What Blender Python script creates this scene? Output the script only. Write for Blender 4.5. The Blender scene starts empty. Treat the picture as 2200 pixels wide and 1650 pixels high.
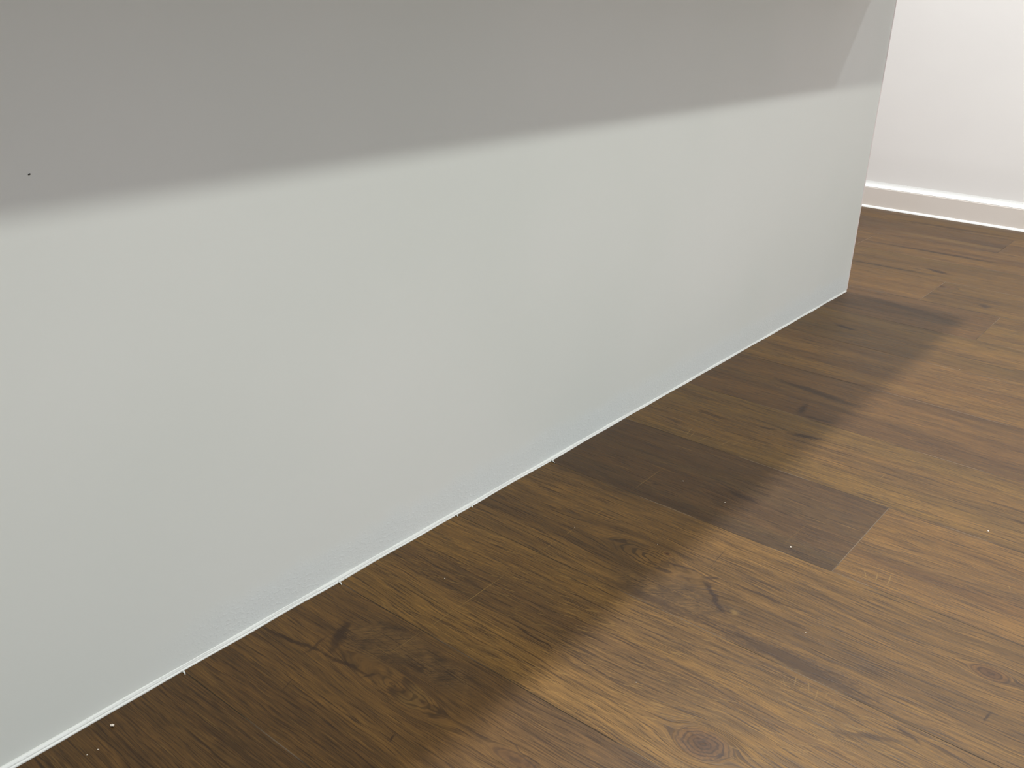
import bpy, bmesh, math, random
from mathutils import Matrix, Vector

S = bpy.context.scene
COL = S.collection

# ------------------------------------------------------------------ camera
W = 0.2                                   # plank width, the unit the camera was solved in
f_px, pitch, roll, yaw = 2022.54, math.radians(-22.822), math.radians(1.734), math.radians(-38.492)
cam_loc = Vector((0.7114, -0.9844, 0.6290))
cy_, sy_ = math.cos(yaw), math.sin(yaw)
fw = Vector((sy_ * math.cos(pitch), cy_ * math.cos(pitch), math.sin(pitch)))
rt = Vector((cy_, -sy_, 0))
up = rt.cross(fw)
r2 = rt * math.cos(roll) + up * math.sin(roll)
u2 = up * math.cos(roll) - rt * math.sin(roll)
cd = bpy.data.cameras.new('camera')
cam = bpy.data.objects.new('camera', cd)
COL.objects.link(cam)
M = Matrix((r2, u2, -fw)).transposed().to_4x4()
M.translation = cam_loc
cam.matrix_world = M
cd.sensor_fit = 'HORIZONTAL'
cd.sensor_width = 36
cd.lens = f_px / 2200 * 36
cd.clip_start = 0.02
S.camera = cam

# ------------------------------------------------------------------ world, lights, exposure
S.view_settings.view_transform = 'Standard'
S.view_settings.look = 'None'
S.view_settings.gamma = 1
S.view_settings.use_curve_mapping = False
S.view_settings.exposure = 0.0
w = bpy.data.worlds.new('room_world')
S.world = w
w.use_nodes = True
w.node_tree.nodes['Background'].inputs[0].default_value = (0.9, 0.95, 1, 1)
w.node_tree.nodes['Background'].inputs[1].default_value = 0.02

CEIL = 2.5
def downlight(x, y, watts, radius, z=CEIL - 0.03, col=(1, 0.93, 0.84), cone=150, blend=0.6, aim=None):
    l = bpy.data.lights.new('downlight', 'SPOT')
    l.energy = watts
    l.color = col
    l.shadow_soft_size = radius
    l.spot_size = math.radians(cone)
    l.spot_blend = blend
    o = bpy.data.objects.new('downlight', l)
    o.location = (x, y, z)
    if aim is not None:
        o.rotation_euler = (Vector(aim) - Vector((x, y, z))).to_track_quat('-Z', 'Y').to_euler()
    COL.objects.link(o)

FRONT_COL, BACK_COL, ROOM_COL = (0.98, 1.05, 1.0), (0.94, 0.955, 0.97), (0.875, 0.97, 1.07)
# front row of ceiling spots: lights the panel below the shadow of its ledge
for y, watts in ((1.0, 37.6), (0.5, 26.4), (0.0, 39.0), (-0.6, 46.0), (-1.2, 58.1)):
    downlight(1.182, y, watts, 0.034, col=FRONT_COL, cone=110, blend=1.0)
# row over the counter: throws the ledge's shadow on the floor
for y, watts in ((1.13, 221.0), (-0.6, 56.3), (-1.4, 41.0)):
    downlight(0.058, y, watts, 0.042, col=BACK_COL, cone=140)
downlight(2.4, -0.6, 94.8, 0.06, col=ROOM_COL, cone=140)
downlight(2.4, 1.2, 47.2, 0.06, col=ROOM_COL, cone=140)
downlight(0.90, 2.02, 21.8, 0.008, z=1.98, col=ROOM_COL, cone=160)   # low unseen source added for the slanted shadow edge on the panel
fill = bpy.data.lights.new('ambient_fill', 'AREA')                 # unseen soft fill added for the room's ambient light
fill.shape = 'RECTANGLE'
fill.size, fill.size_y = 2.0, 3.0
fill.energy = 15
fill.color = (0.82, 0.95, 1.10)
fo = bpy.data.objects.new('ambient_fill', fill)
fo.location = (1.9, -1.0, CEIL - 0.02)
COL.objects.link(fo)

# ------------------------------------------------------------------ helpers
def lin(r, g, b):
    def c(v):
        v /= 255
        return v / 12.92 if v <= 0.04045 else ((v + 0.055) / 1.055) ** 2.4
    return (c(r), c(g), c(b), 1)

def put(name, bm, mat, parent=None, smooth=False):
    me = bpy.data.meshes.new(name)
    bm.normal_update()
    bm.to_mesh(me)
    bm.free()
    me.materials.append(mat)
    if smooth:
        for p in me.polygons:
            p.use_smooth = True
    o = bpy.data.objects.new(name, me)
    COL.objects.link(o)
    if parent:
        o.parent = parent
    return o

def tag(o, label, cat, kind=None, group=None):
    o['label'] = label
    o['category'] = cat
    if kind:
        o['kind'] = kind
    if group:
        o['group'] = group
    return o

def box(bm, x0, x1, y0, y1, z0, z1, bevel=0.0, seg=1):
    r = bmesh.ops.create_cube(bm, size=1)
    for v in r['verts']:
        v.co = Vector((x0 + (v.co.x + .5) * (x1 - x0), y0 + (v.co.y + .5) * (y1 - y0), z0 + (v.co.z + .5) * (z1 - z0)))
    if bevel:
        es = list({e for v in r['verts'] for e in v.link_edges})
        bmesh.ops.bevel(bm, geom=es, offset=bevel, segments=seg, affect='EDGES')

def sweep(bm, prof, stations, place):
    """prof: list of (a, b); stations: list of s; place(s, a, b) -> Vector."""
    rows = [[bm.verts.new(place(s, a, b)) for a, b in prof] for s in stations]
    for r0, r1 in zip(rows, rows[1:]):
        for i in range(len(prof) - 1):
            bm.faces.new((r0[i], r0[i + 1], r1[i + 1], r1[i]))
    bm.faces.new(rows[0])
    bm.faces.new(list(reversed(rows[-1])))
    bmesh.ops.recalc_face_normals(bm, faces=bm.faces)

class N:
    """small node-tree writer"""
    def __init__(s, name):
        s.m = bpy.data.materials.new(name)
        s.m.use_nodes = True
        s.t = s.m.node_tree
        s.t.nodes.clear()
        s.out = s.t.nodes.new('ShaderNodeOutputMaterial')
        s.b = s.t.nodes.new('ShaderNodeBsdfPrincipled')
        s.t.links.new(s.b.outputs[0], s.out.inputs[0])
        g = s.t.nodes.new('ShaderNodeNewGeometry')
        s.pos = g.outputs['Position']
    def put(s, sock, v):
        if isinstance(v, bpy.types.NodeSocket):
            s.t.links.new(v, sock)
        else:
            sock.default_value = v
    def math(s, op, a, b=None, c=None, clamp=False):
        n = s.t.nodes.new('ShaderNodeMath')
        n.operation = op
        n.use_clamp = clamp
        for i, v in enumerate((a, b, c)):
            if v is not None:
                s.put(n.inputs[i], v)
        return n.outputs[0]
    def sep(s, v):
        n = s.t.nodes.new('ShaderNodeSeparateXYZ')
        s.put(n.inputs[0], v)
        return n.outputs
    def comb(s, x, y, z):
        n = s.t.nodes.new('ShaderNodeCombineXYZ')
        for i, v in enumerate((x, y, z)):
            s.put(n.inputs[i], v)
        return n.outputs[0]
    def vmul(s, v, k):
        n = s.t.nodes.new('ShaderNodeVectorMath')
        n.operation = 'MULTIPLY'
        s.put(n.inputs[0], v)
        n.inputs[1].default_value = k
        return n.outputs[0]
    def vadd(s, v, k):
        n = s.t.nodes.new('ShaderNodeVectorMath')
        n.operation = 'ADD'
        s.put(n.inputs[0], v)
        s.put(n.inputs[1], k)
        return n.outputs[0]
    def noise(s, v, scale=1.0, detail=2.0, rough=0.5, dist=0.0):
        n = s.t.nodes.new('ShaderNodeTexNoise')
        n.noise_dimensions = '3D'
        s.put(n.inputs['Vector'], v)
        n.inputs['Scale'].default_value = scale
        n.inputs['Detail'].default_value = detail
        n.inputs['Roughness'].default_value = rough
        n.inputs['Distortion'].default_value = dist
        return n.outputs[0]
    def ramp(s, v, a, b, x=0.0, y=1.0, smooth=True):
        n = s.t.nodes.new('ShaderNodeMapRange')
        n.interpolation_type = 'SMOOTHSTEP' if smooth else 'LINEAR'
        s.put(n.inputs['Value'], v)
        for k, q in (('From Min', a), ('From Max', b), ('To Min', x), ('To Max', y)):
            s.put(n.inputs[k], q)
        return n.outputs[0]
    def mix(s, fac, a, b, mode='MIX'):
        n = s.t.nodes.new('ShaderNodeMix')
        n.data_type = 'RGBA'
        n.blend_type = mode
        s.put(n.inputs[0], fac)
        s.put(n.inputs[6], a)
        s.put(n.inputs[7], b)
        return n.outputs[2]
    def ell(s, v, c, ang, a, b):
        """distance from c in units of the half axes a, b turned by ang degrees"""
        n = s.t.nodes.new('ShaderNodeMapping')
        n.vector_type = 'TEXTURE'
        s.put(n.inputs['Vector'], v)
        n.inputs['Location'].default_value = (c[0], c[1], 0)
        n.inputs['Rotation'].default_value = (0, 0, math.radians(ang))
        n.inputs['Scale'].default_value = (a, b, 1)
        return n.outputs[0]
    def length(s, v):
        n = s.t.nodes.new('ShaderNodeVectorMath')
        n.operation = 'LENGTH'
        s.put(n.inputs[0], v)
        return n.outputs['Value']
    def bump(s, h, dist, strength=1.0, normal=None):
        n = s.t.nodes.new('ShaderNodeBump')
        n.inputs['Strength'].default_value = strength
        n.inputs['Distance'].default_value = dist
        s.put(n.inputs['Height'], h)
        if normal is not None:
            s.put(n.inputs['Normal'], normal)
        return n.outputs[0]
    def done(s, col, rough, normal=None, spec=0.5):
        s.put(s.b.inputs['Base Color'], col)
        s.put(s.b.inputs['Roughness'], rough)
        s.b.inputs['Specular IOR Level'].default_value = spec
        if normal is not None:
            s.put(s.b.inputs['Normal'], normal)
        return s.m

# ------------------------------------------------------------------ materials
def wall_paint():
    n = N('matt_wall_paint')
    x, y, z = n.sep(n.pos)
    big = n.noise(n.pos, 1.7, 2)
    col = n.mix(n.ramp(big, .3, .7), lin(222, 222, 215), lin(229, 227, 221))
    # rough filler band along the foot of the panel
    edge = n.math('ADD', z, n.math('MULTIPLY', n.math('SUBTRACT', n.noise(n.pos, 28, 3, .6), .5), 0.030))
    band = n.ramp(edge, 0.030, 0.060, 1, 0)
    yfade = n.ramp(y, -0.66, -0.50)
    band = n.math('MULTIPLY', band, yfade)
    flecks = n.noise(n.vmul(n.pos, (1, 0.7, 1)), 330, 3, .55)
    lumps = n.noise(n.pos, 85, 3, .6)
    col = n.mix(n.math('MULTIPLY', band, .35), col, lin(224, 228, 229))
    h = n.math('ADD', n.math('MULTIPLY', n.ramp(flecks, .45, .75), n.math('MULTIPLY', band, .5)),
               n.math('MULTIPLY', band, n.math('ADD', n.math('MULTIPLY', lumps, .5), .4)))
    h = n.math('ADD', h, n.math('MULTIPLY', n.noise(n.pos, 420, 2), .02))
    nor = n.bump(h, 0.0008, .36)
    return n.done(col, 0.62, nor, .35)

def plain_paint(name, a, b, rough=.55, grain=300, bump=.0001, spec=.4):
    n = N(name)
    c = n.mix(n.ramp(n.noise(n.pos, 3.0, 2), .3, .7), a, b)
    nor = n.bump(n.noise(n.pos, grain, 2), bump, .5)
    return n.done(c, rough, nor, spec)

def sealant(pale):
    n = N('white_sealant')
    d = n.ramp(n.noise(n.pos, 420, 2, .6), .66, .74)
    c = n.mix(n.math('MULTIPLY', d, .55), pale, lin(120, 112, 100))
    return n.done(c, 0.35, n.bump(n.noise(n.pos, 160, 2), .0004, .5), .5)

DEEP = (0.318, 0.252, 0.120, 1)           # the print is a dark oak
def plank_mat(seed, dark, light, tint, tint_amt=.5, contrast=1.0, knots=(), burls=(), darks=(), lights=(), ray=0.0, ray_ang=18):
    n = N('oak_print')
    x, y, _ = n.sep(n.pos)
    P = n.comb(x, y, float(seed) * 3.7)
    def sc(v, su, sv):
        return n.vmul(v, (su, sv, 1.0))
    P2 = n.comb(x, y, 0.0)
    v = n.math('ADD', y, n.math('MULTIPLY', n.math('SUBTRACT', n.noise(sc(P, 2.6, 9), 1, 1), .5), .030))
    v = n.math('ADD', v, n.math('MULTIPLY', n.math('SUBTRACT', n.noise(sc(P, 12, 50), 1, 1), .5), .0070))
    wob = n.math('MULTIPLY', n.math('SUBTRACT', n.noise(sc(P, 55, 85), 1, 2), .5), .55)
    # the grain flows round each knot (stream function of a flow past an ellipse)
    kcol = []
    for (cu, cv, ang, a, b, rings, strength, side) in knots:
        lv = n.ell(P2, (cu, cv), ang, a, b)
        r = n.length(lv)
        rr = n.math('MAXIMUM', n.math('MULTIPLY', r, r), 1.0)
        v = n.math('SUBTRACT', v, n.math('DIVIDE', n.math('SUBTRACT', y, cv), rr))
        rw = n.math('ADD', r, n.math('MULTIPLY', wob, .8))
        ring = n.math('SINE', n.math('MULTIPLY', rw, rings * 6.283))
        inside = n.ramp(rw, .80, 1.25, 1, 0)
        if side:                                   # open figure: the arches close on one side only
            inside = n.math('MULTIPLY', inside, n.ramp(n.math('MULTIPLY', n.sep(lv)[0], float(side)), -.75, .15))
        kcol.append((inside, ring, rw, strength, side))
    G = n.comb(x, v, float(seed) * 5.3)
    broad = n.noise(sc(G, 1.7, 24), 1, 4, .6)
    hue = n.noise(n.vadd(sc(G, 1.3, 13), (7, 3, 1)), 1, 3, .55)
    hue2 = n.noise(n.vadd(sc(G, 2.1, 17), (2, 8, 5)), 1, 3, .55)
    mid = n.noise(n.vadd(sc(G, 6, 150), (5, 1, 7)), 1, 3, .6)
    fib = n.noise(sc(G, 26, 600), 1, 3, .7)
    micro = n.noise(sc(G, 90, 1100), 1, 2, .6)
    streak = n.noise(n.vadd(sc(G, 3.0, 70), (3, 9, 4)), 1, 3, .55)
    pores = n.ramp(n.noise(n.vadd(sc(G, 20, 540), (1, 5, 2)), 1, 2, .6), .53, .64)
    rotf = n.t.nodes.new('ShaderNodeMapping')
    n.put(rotf.inputs['Vector'], n.comb(x, n.math('ADD', y, n.math('MULTIPLY', wob, .004)), float(seed) * 2.1))
    rotf.inputs['Rotation'].default_value = (0, 0, -math.radians(ray_ang))
    fle = n.ramp(n.noise(sc(rotf.outputs[0], 40, 520), 1, 1, .4), .62, .73)
    lift = n.ramp(n.noise(n.vadd(sc(G, 18, 460), (9, 9, 9)), 1, 2, .5), .60, .74)
    c = n.mix(n.ramp(broad, .5 - .24 / contrast, .5 + .24 / contrast), dark, light)
    c = n.mix(n.math('MULTIPLY', n.ramp(hue, .47, .66), tint_amt), c, tint)
    c = n.mix(n.math('MULTIPLY', n.ramp(hue2, .52, .70), .40), c, lin(112, 90, 76))
    c = n.mix(n.ramp(streak, .57, .74, 0, .42), c, n.mix(.5, dark, lin(64, 42, 32)))
    val = n.math('MULTIPLY', n.ramp(fib, .32, .68, .60, 1.50, False), n.ramp(mid, .28, .72, .84, 1.20, False))
    val = n.math('MULTIPLY', val, n.ramp(micro, .3, .7, .86, 1.14, False))
    burl_mask = None
    for (cu, cv, ang, a, b) in burls:              # a patch where the grain turns across the plank
        m = n.ramp(n.math('ADD', n.length(n.ell(P2, (cu, cv), ang, a, b)), n.math('MULTIPLY', wob, 1.5)), .45, 1.30, 1, 0)
        rot = n.t.nodes.new('ShaderNodeMapping')
        n.put(rot.inputs['Vector'], n.comb(n.math('ADD', x, n.math('MULTIPLY', wob, .010)), n.math('ADD', y, n.math('MULTIPLY', wob, .010)), 1.0))
        rot.inputs['Rotation'].default_value = (0, 0, math.radians(-ang - 35))
        wild = n.noise(sc(rot.outputs[0], 95, 420), 1, 3, .65)
        cloud = n.noise(P, 34, 3, .6)
        c = n.mix(n.math('MULTIPLY', m, .80), c, n.mix(n.ramp(cloud, .35, .65), lin(100, 79, 62), lin(146, 119, 93)))
        wv = n.ramp(wild, .32, .68, .52, 1.42, False)
        val = n.math('ADD', n.math('MULTIPLY', val, n.math('SUBTRACT', 1.0, m)), n.math('MULTIPLY', wv, m))
    c = n.mix(1.0, c, n.comb(val, val, val), 'MULTIPLY')
    c = n.mix(n.math('MULTIPLY', pores, .62), c, lin(70, 48, 33))
    c = n.mix(n.math('MULTIPLY', lift, .28), c, lin(206, 174, 130))
    if ray:
        c = n.mix(n.math('MULTIPLY', fle, ray), c, lin(212, 180, 132))
    for inside, ring, rw, st, side in kcol:
        if side:
            arch = n.ramp(ring, .15, .95, 0, .85)
            c = n.mix(n.math('MULTIPLY', inside, n.math('MULTIPLY', arch, st)), c, lin(84, 66, 46))
        else:
            body = n.mix(n.ramp(rw, .1, 1.2), lin(112, 80, 58), lin(156, 120, 82))
            kc = n.mix(n.ramp(ring, .0, .9, 0, .8), body, lin(80, 56, 40))
            kc = n.mix(1.0, kc, n.comb(*[n.ramp(n.noise(P, 260, 3, .6), .3, .7, .75, 1.25)] * 3), 'MULTIPLY')
            c = n.mix(n.math('MULTIPLY', inside, st), c, kc)
    def marks(lst, colour, c):
        for (cu, cv, ang, ln, wd, st) in lst:
            amp = .012 if wd > .0022 else .0022
            ww = n.math('MULTIPLY', n.math('SUBTRACT', n.noise(sc(P, 45, 45), 1, 3), .5), amp)
            ragged = n.math('MULTIPLY', n.math('SUBTRACT', n.noise(sc(P, 150, 330), 1, 2), .5), 1.1 if wd > .0022 else .5)
            m = n.ramp(n.math('ADD', n.length(n.ell(n.vadd(P2, n.comb(ww, ww, 0.0)), (cu, cv), ang, ln / 2, wd / 2)), ragged), .25, 1.15, st, 0)
            c = n.mix(m, c, colour)
        return c
    c = marks(darks, lin(74, 52, 38), c)
    c = marks(lights, lin(206, 178, 136), c)
    c = n.mix(1.0, c, DEEP, 'MULTIPLY')
    h = n.math('SUBTRACT', n.math('MULTIPLY', fib, .7), n.math('MULTIPLY', pores, .5))
    nor = n.bump(h, .00035, .40)
    rough = n.ramp(fib, .3, .7, .40, .52)
    return n.done(c, rough, nor, .28)

def cut_edge(lo, hi):
    n = N('plank_cut_edge')
    m = n.ramp(n.noise(n.vmul(n.pos, (8, 8, 1)), 1, 2, .5), lo, hi)
    return n.done(n.mix(m, (.050, .033, .018, 1), (.175, .124, .082, 1)), .5, None, .3)

M_WALL = wall_paint()
M_EDGE, M_EDGE_PALE = cut_edge(.46, .60), cut_edge(.36, .56)
M_FAR = plain_paint('far_wall_paint', lin(243, 239, 235), lin(246, 242, 238), .6)
M_BASE = plain_paint('baseboard_paint', lin(232, 222, 212), lin(236, 226, 217), .4)
M_SEAL, M_SEAL_FAR = sealant(lin(212, 209, 203)), sealant(lin(247, 246, 242))
M_TOP = plain_paint('worktop_laminate', lin(214, 212, 206), lin(220, 218, 212), .35)
M_CEIL = plain_paint('ceiling_paint', lin(206, 206, 204), lin(212, 212, 208), .8)
M_OTHER = plain_paint('other_wall_paint', lin(176, 174, 170), lin(182, 180, 176), .7)
M_SUB = plain_paint('subfloor_screed', lin(60, 50, 42), lin(70, 58, 48), .9)
M_CRUMB = plain_paint('plaster_crumb', lin(196, 182, 168), lin(206, 192, 178), .8, 900, .0003)
M_SPECK = plain_paint('dark_dirt', lin(62, 60, 56), lin(70, 68, 64), .8)

# ------------------------------------------------------------------ the setting
YE, YF = 1.1519, 2.1515                      # end of the near panel, far wall
X0, X1, Y0 = -2.6, 3.2, -3.2

bm = bmesh.new(); box(bm, X0, X1, Y0, YF + .1, -.06, -.0065)
floor = tag(put('floor', bm, M_SUB), 'brown oak-look plank floor in front of the white panel', 'floor', 'structure')
bm = bmesh.new(); box(bm, -.56, 0, -3.19, YE, 0, .80, .0008, 2)
wall_left = tag(put('wall_left', bm, M_WALL, smooth=False), 'large grey-white painted panel with a shadowed upper half', 'wall', 'structure')
bm = bmesh.new(); box(bm, -.60, .20, -3.19, YE - .017, .8005, .83, .002, 2)
tag(put('trim_6', bm, M_TOP), 'white ledge overhanging the top of the near panel', 'ledge', 'structure')
bm = bmesh.new(); box(bm, X0, X1, YF, YF + .1, -.006, CEIL)
wall_back = tag(put('wall_back', bm, M_FAR), 'bright white far wall above the pale baseboard', 'wall', 'structure')
bm = bmesh.new(); box(bm, X0 - .1, X0, Y0, YF, -.006, CEIL)
tag(put('wall_far_left', bm, M_OTHER), 'white wall behind the panel', 'wall', 'structure')
bm = bmesh.new(); box(bm, X1, X1 + .1, Y0, YF, -.006, CEIL)
tag(put('wall_right', bm, M_OTHER), 'white wall on the right of the room', 'wall', 'structure')
bm = bmesh.new(); box(bm, X0, X1, Y0 - .1, Y0, -.006, CEIL)
tag(put('wall_front', bm, M_OTHER), 'white wall behind the viewer', 'wall', 'structure')
bm = bmesh.new(); box(bm, X0, X1, Y0, YF, CEIL, CEIL + .1)
tag(put('ceiling', bm, M_CEIL), 'white ceiling over the room', 'ceiling', 'structure')

# baseboard on the far wall: square board with an eased top edge
BT, BH = .012, .0655
bm = bmesh.new()
prof = [(0, 0), (BT, 0), (BT, BH - .003), (BT - .0008, BH - .0008), (BT - .003, BH), (0, BH)]
sweep(bm, prof, [X0, X1], lambda s, a, b: Vector((s, YF - a, b)))
tag(put('baseboard_back', bm, M_BASE), 'pale flat baseboard along the foot of the far wall', 'baseboard', 'structure')

rnd = random.Random(4)
def wob(amp):
    ph = [(rnd.uniform(3, 60), rnd.uniform(0, 6.3)) for _ in range(6)]
    return lambda s: amp * sum(math.sin(k * s + p) for k, p in ph) / 3

# sealant bead between near panel and floor: rounded upper bead, groove, thin lower lip
w1, w2, w3 = wob(.0007), wob(.0005), wob(.0006)
stn = [-3.15 + i * .012 for i in range(int((YE + 3.15) / .012))] + [YE - .004]
def bead(s, a, b):
    k = min(1.0, max(.50, .72 - .26 * (s + .2))) 
    return Vector((a * k + (w1(s) if a > .001 else 0), s, b * k * .92 + (w2(s) if b > .001 else 0)))
prof = [(-.001, .0062), (.0006, .0060), (.0018, .0048), (.0026, .0034), (.0031, .0030), (.0029, .0026), (.0042, .0022), (.0052, .0010), (.0055, -.0003), (-.001, -.0003)]
bm = bmesh.new(); sweep(bm, prof, stn, bead)
trim_1 = tag(put('trim_1', bm, M_SEAL, smooth=True), 'thin white sealant bead along the foot of the near panel', 'sealant', 'structure')
# little tails of sealant that sit in the plank joints
for yy, ln in ((-.401, .006), (-.203, .004), (-.1735, .004), (.001, .007), (-.602, .006)):
    bm = bmesh.new()
    pts = [Vector((.0045, yy, .0012)), Vector((.0045 + ln * .5, yy + .0006, .0010)), Vector((.0045 + ln, yy - .0008, .0002))]
    rad = [.0011, .0009, .0003]
    rows = []
    for p, r in zip(pts, rad):
        rows.append([bm.verts.new(p + Vector((0, math.cos(t * 1.2566) * r, math.sin(t * 1.2566) * r))) for t in range(5)])
    for a, b in zip(rows, rows[1:]):
        for i in range(5):
            bm.faces.new((a[i], a[(i + 1) % 5], b[(i + 1) % 5], b[i]))
    bm.faces.new(rows[0][::-1]); bm.faces.new(rows[-1])
    put('sealant_tail', bm, M_SEAL, trim_1, True)

# sealant on the far baseboard: foot bead and concave top fillet
bm = bmesh.new()
prof = [(BT - .001, .0068), (BT + .0016, .0058), (BT + .0038, .0034), (BT + .0050, -.0003), (BT - .001, -.0003)]
sweep(bm, prof, [X0 + .01, X1 - .01], lambda s, a, b: Vector((s, YF - a, b)))
tag(put('trim_2', bm, M_SEAL_FAR, smooth=False), 'thin white sealant line where the far baseboard meets the floor', 'sealant', 'structure')
bm = bmesh.new()
prof = [(-.0005, BH + .020)] + [(.0112 * (1 - math.cos(t * math.pi / 2)), BH + .020 - .0195 * math.sin(t * math.pi / 2)) for t in [i / 8 for i in range(1, 9)]] + [(.0112, BH - .0002), (-.0005, BH - .0002)]
sweep(bm, prof, [X0 + .01, X1 - .01], lambda s, a, b: Vector((s, YF - a, b)))
tag(put('trim_3', bm, M_SEAL_FAR, smooth=False), 'bright white sealant fillet on top of the far baseboard', 'sealant', 'structure')
# slim corner strip; its pale pink paints in light on the rounded end
bm = bmesh.new(); box(bm, -.004, .0005, YE - .0042, YE + .0006, .004, .799, .0003, 1)
tag(put('trim_4', bm, plain_paint('lit_edge_strip', lin(236, 224, 220), lin(240, 228, 224), .5)),
    'slim corner strip down the end of the near panel, its edge light painted pale pink', 'corner strip', 'structure')

# ------------------------------------------------------------------ floor planks
tones = {                                   # dark band, light band, tint
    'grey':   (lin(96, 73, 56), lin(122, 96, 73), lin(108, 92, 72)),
    'tan':    (lin(124, 94, 68), lin(172, 138, 98), lin(162, 130, 84)),
    'gold':   (lin(122, 94, 64), lin(170, 137, 93), lin(165, 133, 84)),
    'olive':  (lin(116, 91, 62), lin(162, 130, 90), lin(142, 118, 76)),
    'brown':  (lin(110, 80, 57), lin(158, 121, 84), lin(148, 112, 72)),
    'umber':  (lin(98, 75, 54), lin(140, 110, 79), lin(120, 96, 68)),  # deep brown plank colour, used for the lower-left row
    'earth':  (lin(108, 83, 58), lin(152, 120, 83), lin(136, 108, 72)),
    'walnut': (lin(106, 80, 60), lin(150, 117, 85), lin(128, 106, 78)),
}
special = {
    -4: dict(tone='umber', contrast=.9, darks=[(.10, -.63, 2, .16, .012, .35)]),
    -3: dict(tone='earth', contrast=1.0,
             knots=[(.172, -.479, -2, .066, .0150, 4.6, .75, 1), (.325, -.4765, 3, .026, .008, 1.5, .6, 0)],
             burls=[(.118, -.438, 12, .056, .034), (.19, -.435, 5, .05, .020)],
             darks=[(.077, -.462, -60, .070, .017, .8), (.045, -.500, 10, .12, .007, .8), (.115, -.489, 6, .070, .007, .8), (.096, -.546, 106, .030, .0012, .8),
                    (.224, -.528, 98, .012, .003, .9), (.07, -.49, 95, .045, .005, .6), (.146, -.484, 60, .022, .005, .7), (.10, -.455, 20, .06, .012, .35), (.33, -.466, -12, .06, .003, .55)],
             lights=[(.1366, -.425, 91, .05, .0011, .5)]),
    -2: dict(tone='gold', contrast=.9, ray=.40,
             knots=[(.441, -.350, 6, .0250, .0190, 4.3, .9, 0)],
             darks=[(.235, -.331, -4, .085, .0035, .85), (.29, -.338, -2, .09, .009, .45), (.556, -.240, 28, .075, .009, .6), (.582, -.214, -27, .034, .005, .75), (.52, -.225, 8, .06, .012, .35),
                    (.461, -.353, 70, .018, .003, .8)],
             lights=[(.1369, -.31, 91, .11, .0012, .75), (.1372, -.372, 91, .05, .0010, .6), (.074, -.395, -9, .035, .003, .35), (.540, -.238, 12, .03, .005, .4)]
                   + [(.462, -.222, -58, .013, .0016, .30), (.470, -.213, -75, .020, .0017, .40), (.4785, -.219, -84, .012, .0016, .30), (.484, -.212, -66, .017, .0018, .42), (.4945, -.217, -80, .024, .0017, .36), (.502, -.212, -92, .011, .0015, .30), (.513, -.220, -74, .016, .0016, .26)]),
    -1: dict(tone='olive', contrast=1.1,
             knots=[(.252, -.120, -4, .064, .0190, 4.2, .95, -1), (.256, -.098, 5, .0045, .0040, .8, .9, 0), (.617, -.070, 2, .0195, .0110, 2.4, .9, 0)],
             burls=[(.316, -.166, 4, .044, .036), (.270, -.175, 0, .045, .022)],
             darks=[(.341, -.139, -44, .082, .009, .95), (.353, -.150, -48, .034, .0030, .95), (.283, -.111, 6, .060, .005, .75), (.385, -.100, 3, .14, .006, .7),
                    (.307, -.065, 95, .054, .0013, .75), (.633, -.138, 84, .026, .003, .85), (.322, -.107, 35, .030, .007, .7), (.252, -.128, 0, .016, .006, .6), (.30, -.19, 2, .18, .018, .6),
                    (.645, -.074, -8, .04, .012, .4), (.455, -.186, -1, .24, .040, .75)],
             lights=[(.1374, -.178, 91, .035, .0011, .6), (.1374, -.135, 91, .03, .0011, .6), (.1374, -.07, 91, .03, .0011, .6), (.45, -.197, 2, .06, .004, .2), (.372, -.150, -50, .014, .012, .45)]),
}
rows = list(range(-12, 11))
planks = {}
def joints(r):
    base = {0: [.423], 5: [.323], 9: [.170], 6: [.150], 8: [-.15], -1: [.93], -2: [.80], -3: [1.05], -4: [.70], 1: [.95], 2: [.74], 3: [1.08], 4: [.86], 7: [.62]}
    j = base.get(r, [((r * 37) % 12) / 10])
    L = 1.22
    a = j[0]
    while a - L > X0:
        a -= L
    out = [X0]
    while a < X1:
        if a > X0 + .02:
            out.append(a)
        a += L
    return out + [X1]

order = ['tan', 'brown', 'olive', 'tan', 'gold', 'brown', 'tan', 'olive', 'brown', 'tan', 'olive']
mats = {}
def generic(i):
    if i not in mats:
        d, l, t = tones[order[i % len(order)]]
        mats[i] = plank_mat(20 + i, d, l, t)
    return mats[i]
arcs = [(.104, .226, 102, .040, .0022, .45), (.113, .219, 98, .030, .0020, .45), (.134, .220, 80, .036, .0022, .4), (.165, .227, 78, .038, .0022, .4), (.178, .236, 70, .03, .0022, .3)]
rowmat = {
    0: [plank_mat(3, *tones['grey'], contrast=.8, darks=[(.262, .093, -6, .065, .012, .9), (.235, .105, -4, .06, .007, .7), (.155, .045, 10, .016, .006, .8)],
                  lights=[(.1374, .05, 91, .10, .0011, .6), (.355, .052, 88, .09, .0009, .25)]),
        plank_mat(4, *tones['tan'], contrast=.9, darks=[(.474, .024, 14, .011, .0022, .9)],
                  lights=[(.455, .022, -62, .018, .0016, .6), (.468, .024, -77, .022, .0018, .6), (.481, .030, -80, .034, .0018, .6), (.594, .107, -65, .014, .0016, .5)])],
    1: [plank_mat(5, *tones['olive'], darks=[(.270, .224, 12, .05, .004, .3)], lights=arcs + [(.385, .283, 86, .02, .0010, .5)]),
        plank_mat(6, *tones['tan'])],
}
rowmat[1][0] = plank_mat(5, *tones['olive'], darks=[(.249, .335, 16, .07, .016, .95), (.19, .322, 14, .04, .007, .7)], lights=arcs + [(.385, .283, 86, .02, .0010, .5)])
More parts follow.
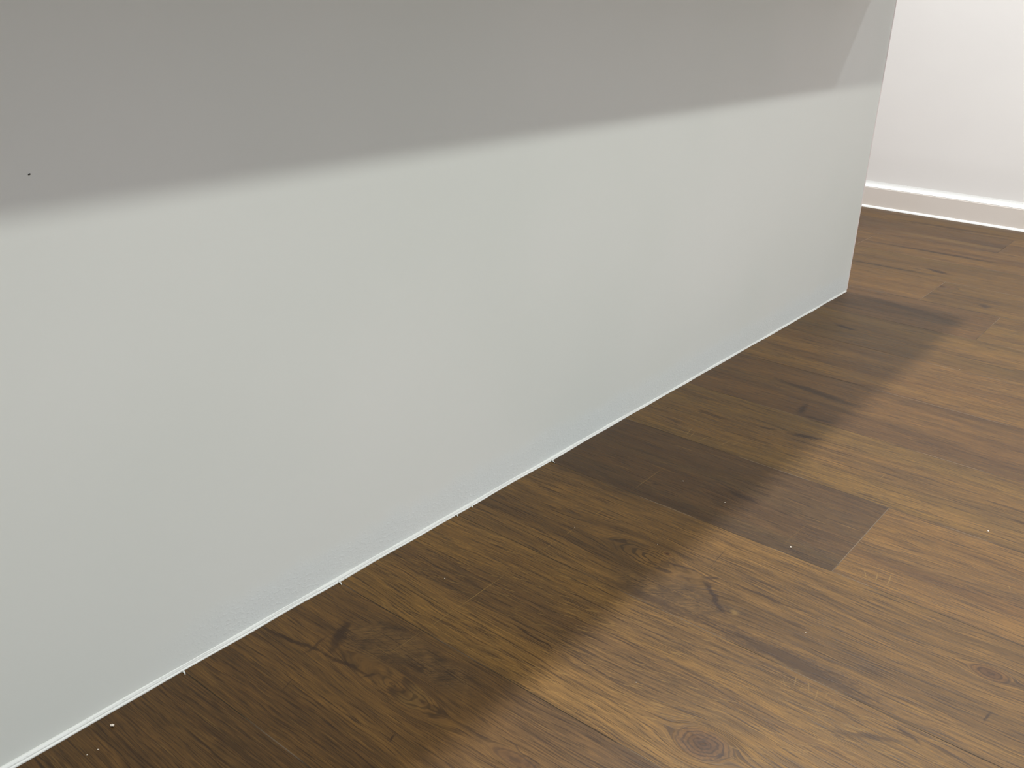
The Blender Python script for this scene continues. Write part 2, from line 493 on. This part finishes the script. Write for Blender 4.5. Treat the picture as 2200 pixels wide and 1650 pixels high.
rowmat[2] = [plank_mat(7, *tones['walnut'], darks=[(.201, .432, 102, .06, .016, .9), (.235, .408, 8, .07, .010, .8), (.19, .515, -8, .22, .024, .8)])]
rowmat[4] = [plank_mat(8, *tones['olive'], darks=[(.095, .893, -16, .060, .020, .95), (.179, .901, 6, .012, .004, .7), (.244, .905, 20, .016, .004, .7), (.269, .906, 20, .014, .004, .7)])]
rowmat[5] = [plank_mat(9, *tones['walnut'], darks=[(.15, 1.115, -7, .24, .04, .6)]), plank_mat(10, *tones['olive'])]
rowmat[8] = [plank_mat(15, *tones['tan'], darks=[(.07, 1.683, 1, .44, .026, .8)]), generic(2)]
rowmat[9] = [plank_mat(14, *tones['walnut'], lights=[(.03, 1.852, -2, .46, .050, .35)]), generic(6)]
rowmat[10] = [plank_mat(16, *tones['olive'], darks=[(-.02, 2.025, 1, .50, .035, .7)])]
rowmat[6] = [plank_mat(11, *tones['tan']), plank_mat(12, *tones['olive'], darks=[(.276, 1.258, -30, .034, .034, .95), (.22, 1.312, -5, .2, .014, .5)], knots=[(.155, 1.352, 12, .034, .016, 1.2, .9, 0)])]
rowmat[7] = [plank_mat(13, *tones['olive'], darks=[(.104, 1.487, -20, .08, .026, .95), (.0, 1.436, 2, .30, .022, .8)])]
for r, d in special.items():
    dd = dict(d); t = tones[dd.pop('tone')]
    rowmat[r] = [plank_mat(30 + r, *t, **dd)]

prng = random.Random(11)
for r in rows:
    y0, y1 = r * W, min((r + 1) * W, YF - .002)
    if y1 - y0 < .01:
        continue
    js = joints(r)
    seen = 0
    for a, b in zip(js, js[1:]):
        g = .00006
        bm = bmesh.new()
        box(bm, a + g, b - g, y0 + g, y1 - g, -.0065, prng.uniform(-.00006, 0.0), .0005, 1)
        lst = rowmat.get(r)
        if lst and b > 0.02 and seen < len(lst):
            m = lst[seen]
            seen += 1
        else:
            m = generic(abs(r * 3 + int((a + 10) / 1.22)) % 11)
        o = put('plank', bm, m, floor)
        o.data.materials.append(M_EDGE)
        o.data.materials.append(M_EDGE_PALE)
        for p in o.data.polygons:
            if abs(p.normal.z) < .98:
                p.material_index = 2 if abs(p.normal.x) > .5 else 1

# ------------------------------------------------------------------ crumbs on the floor, speck on the panel
def crumb(name, x, y, size, label, mat=M_CRUMB, seed=0, cat='crumb', group='plaster crumbs on the floor'):
    rr = random.Random(seed + 100)
    bm = bmesh.new()
    bmesh.ops.create_icosphere(bm, subdivisions=1, radius=.5)
    k = [Vector((rr.uniform(-1, 1), rr.uniform(-1, 1), rr.uniform(-1, 1))).normalized() for _ in range(5)]
    for v in bm.verts:
        f = .62 + sum(.30 * max(0, v.co.normalized().dot(q)) ** 2 for q in k) + rr.uniform(-.16, .22)
        v.co *= f
        v.co.z = v.co.z * .62
    zmin = min(v.co.z for v in bm.verts)
    for v in bm.verts:
        v.co.z = max(v.co.z - zmin - .06, 0)
        v.co *= size
    o = put(name, bm, mat)
    o.location = (x, y, 0)
    o.rotation_euler = (0, 0, rr.uniform(0, 6.28))
    tag(o, label, cat, None, group)

CR = [
    (.021, -.685, .0056, 'largest pinkish-white crumb, on dark planks near the sealant bead at lower left'),
    (.0385, -.708, .0024, 'small white crumb on the dark planks just below the largest crumb'),
    (.0365, -.717, .0016, 'tiny white crumb, nearest the bottom left corner of the floor'),
    (.364, .017, .0044, 'bright white crumb on the grey plank, left of its pale end joint'),
    (.178, .077, .0026, 'small white crumb on the grey plank, closest to the panel'),
    (.250, .063, .0026, 'round white crumb on the shadowed middle of the grey plank'),
    (.236, -.088, .0016, 'tiny white crumb above the dark pin knot in the olive plank'),
    (.136, -.124, .0020, 'tiny pale crumb on the olive plank, near the ringed grain swirl'),
    (.541, .226, .0032, 'pale crumb on the sunlit tan plank near the right edge of the floor'),
    (.447, -.133, .0016, 'tiny white crumb alone on the lit part of the olive plank'),
    (.089, -.315, .0020, 'tiny white crumb on the shadowed gold plank near the sealant bead'),
    (.351, -.320, .0016, 'tiny white crumb on the lit gold plank at the bottom of the floor'),
    (.347, .803, .0026, 'small pale crumb farthest away, on lit planks beyond the shadow edge'),
]
for i, (x, y, s_, lb) in enumerate(CR):
    crumb('plaster_crumb', x, y, s_ * .8, lb.replace('sunlit', 'lit'), seed=i)
# speck of dirt stuck to the panel
bm = bmesh.new()
bmesh.ops.create_icosphere(bm, subdivisions=2, radius=1)
for v in bm.verts:
    v.co = Vector((max(v.co.x * .0005, -.0001), v.co.y * .0010 + v.co.z * .0003, v.co.z * .0007))
o = put('dirt_speck', bm, M_SPECK)
o.location = (.0001, -.666, .493)
tag(o, 'tiny dark speck on the shadowed upper part of the grey-white panel', 'speck')
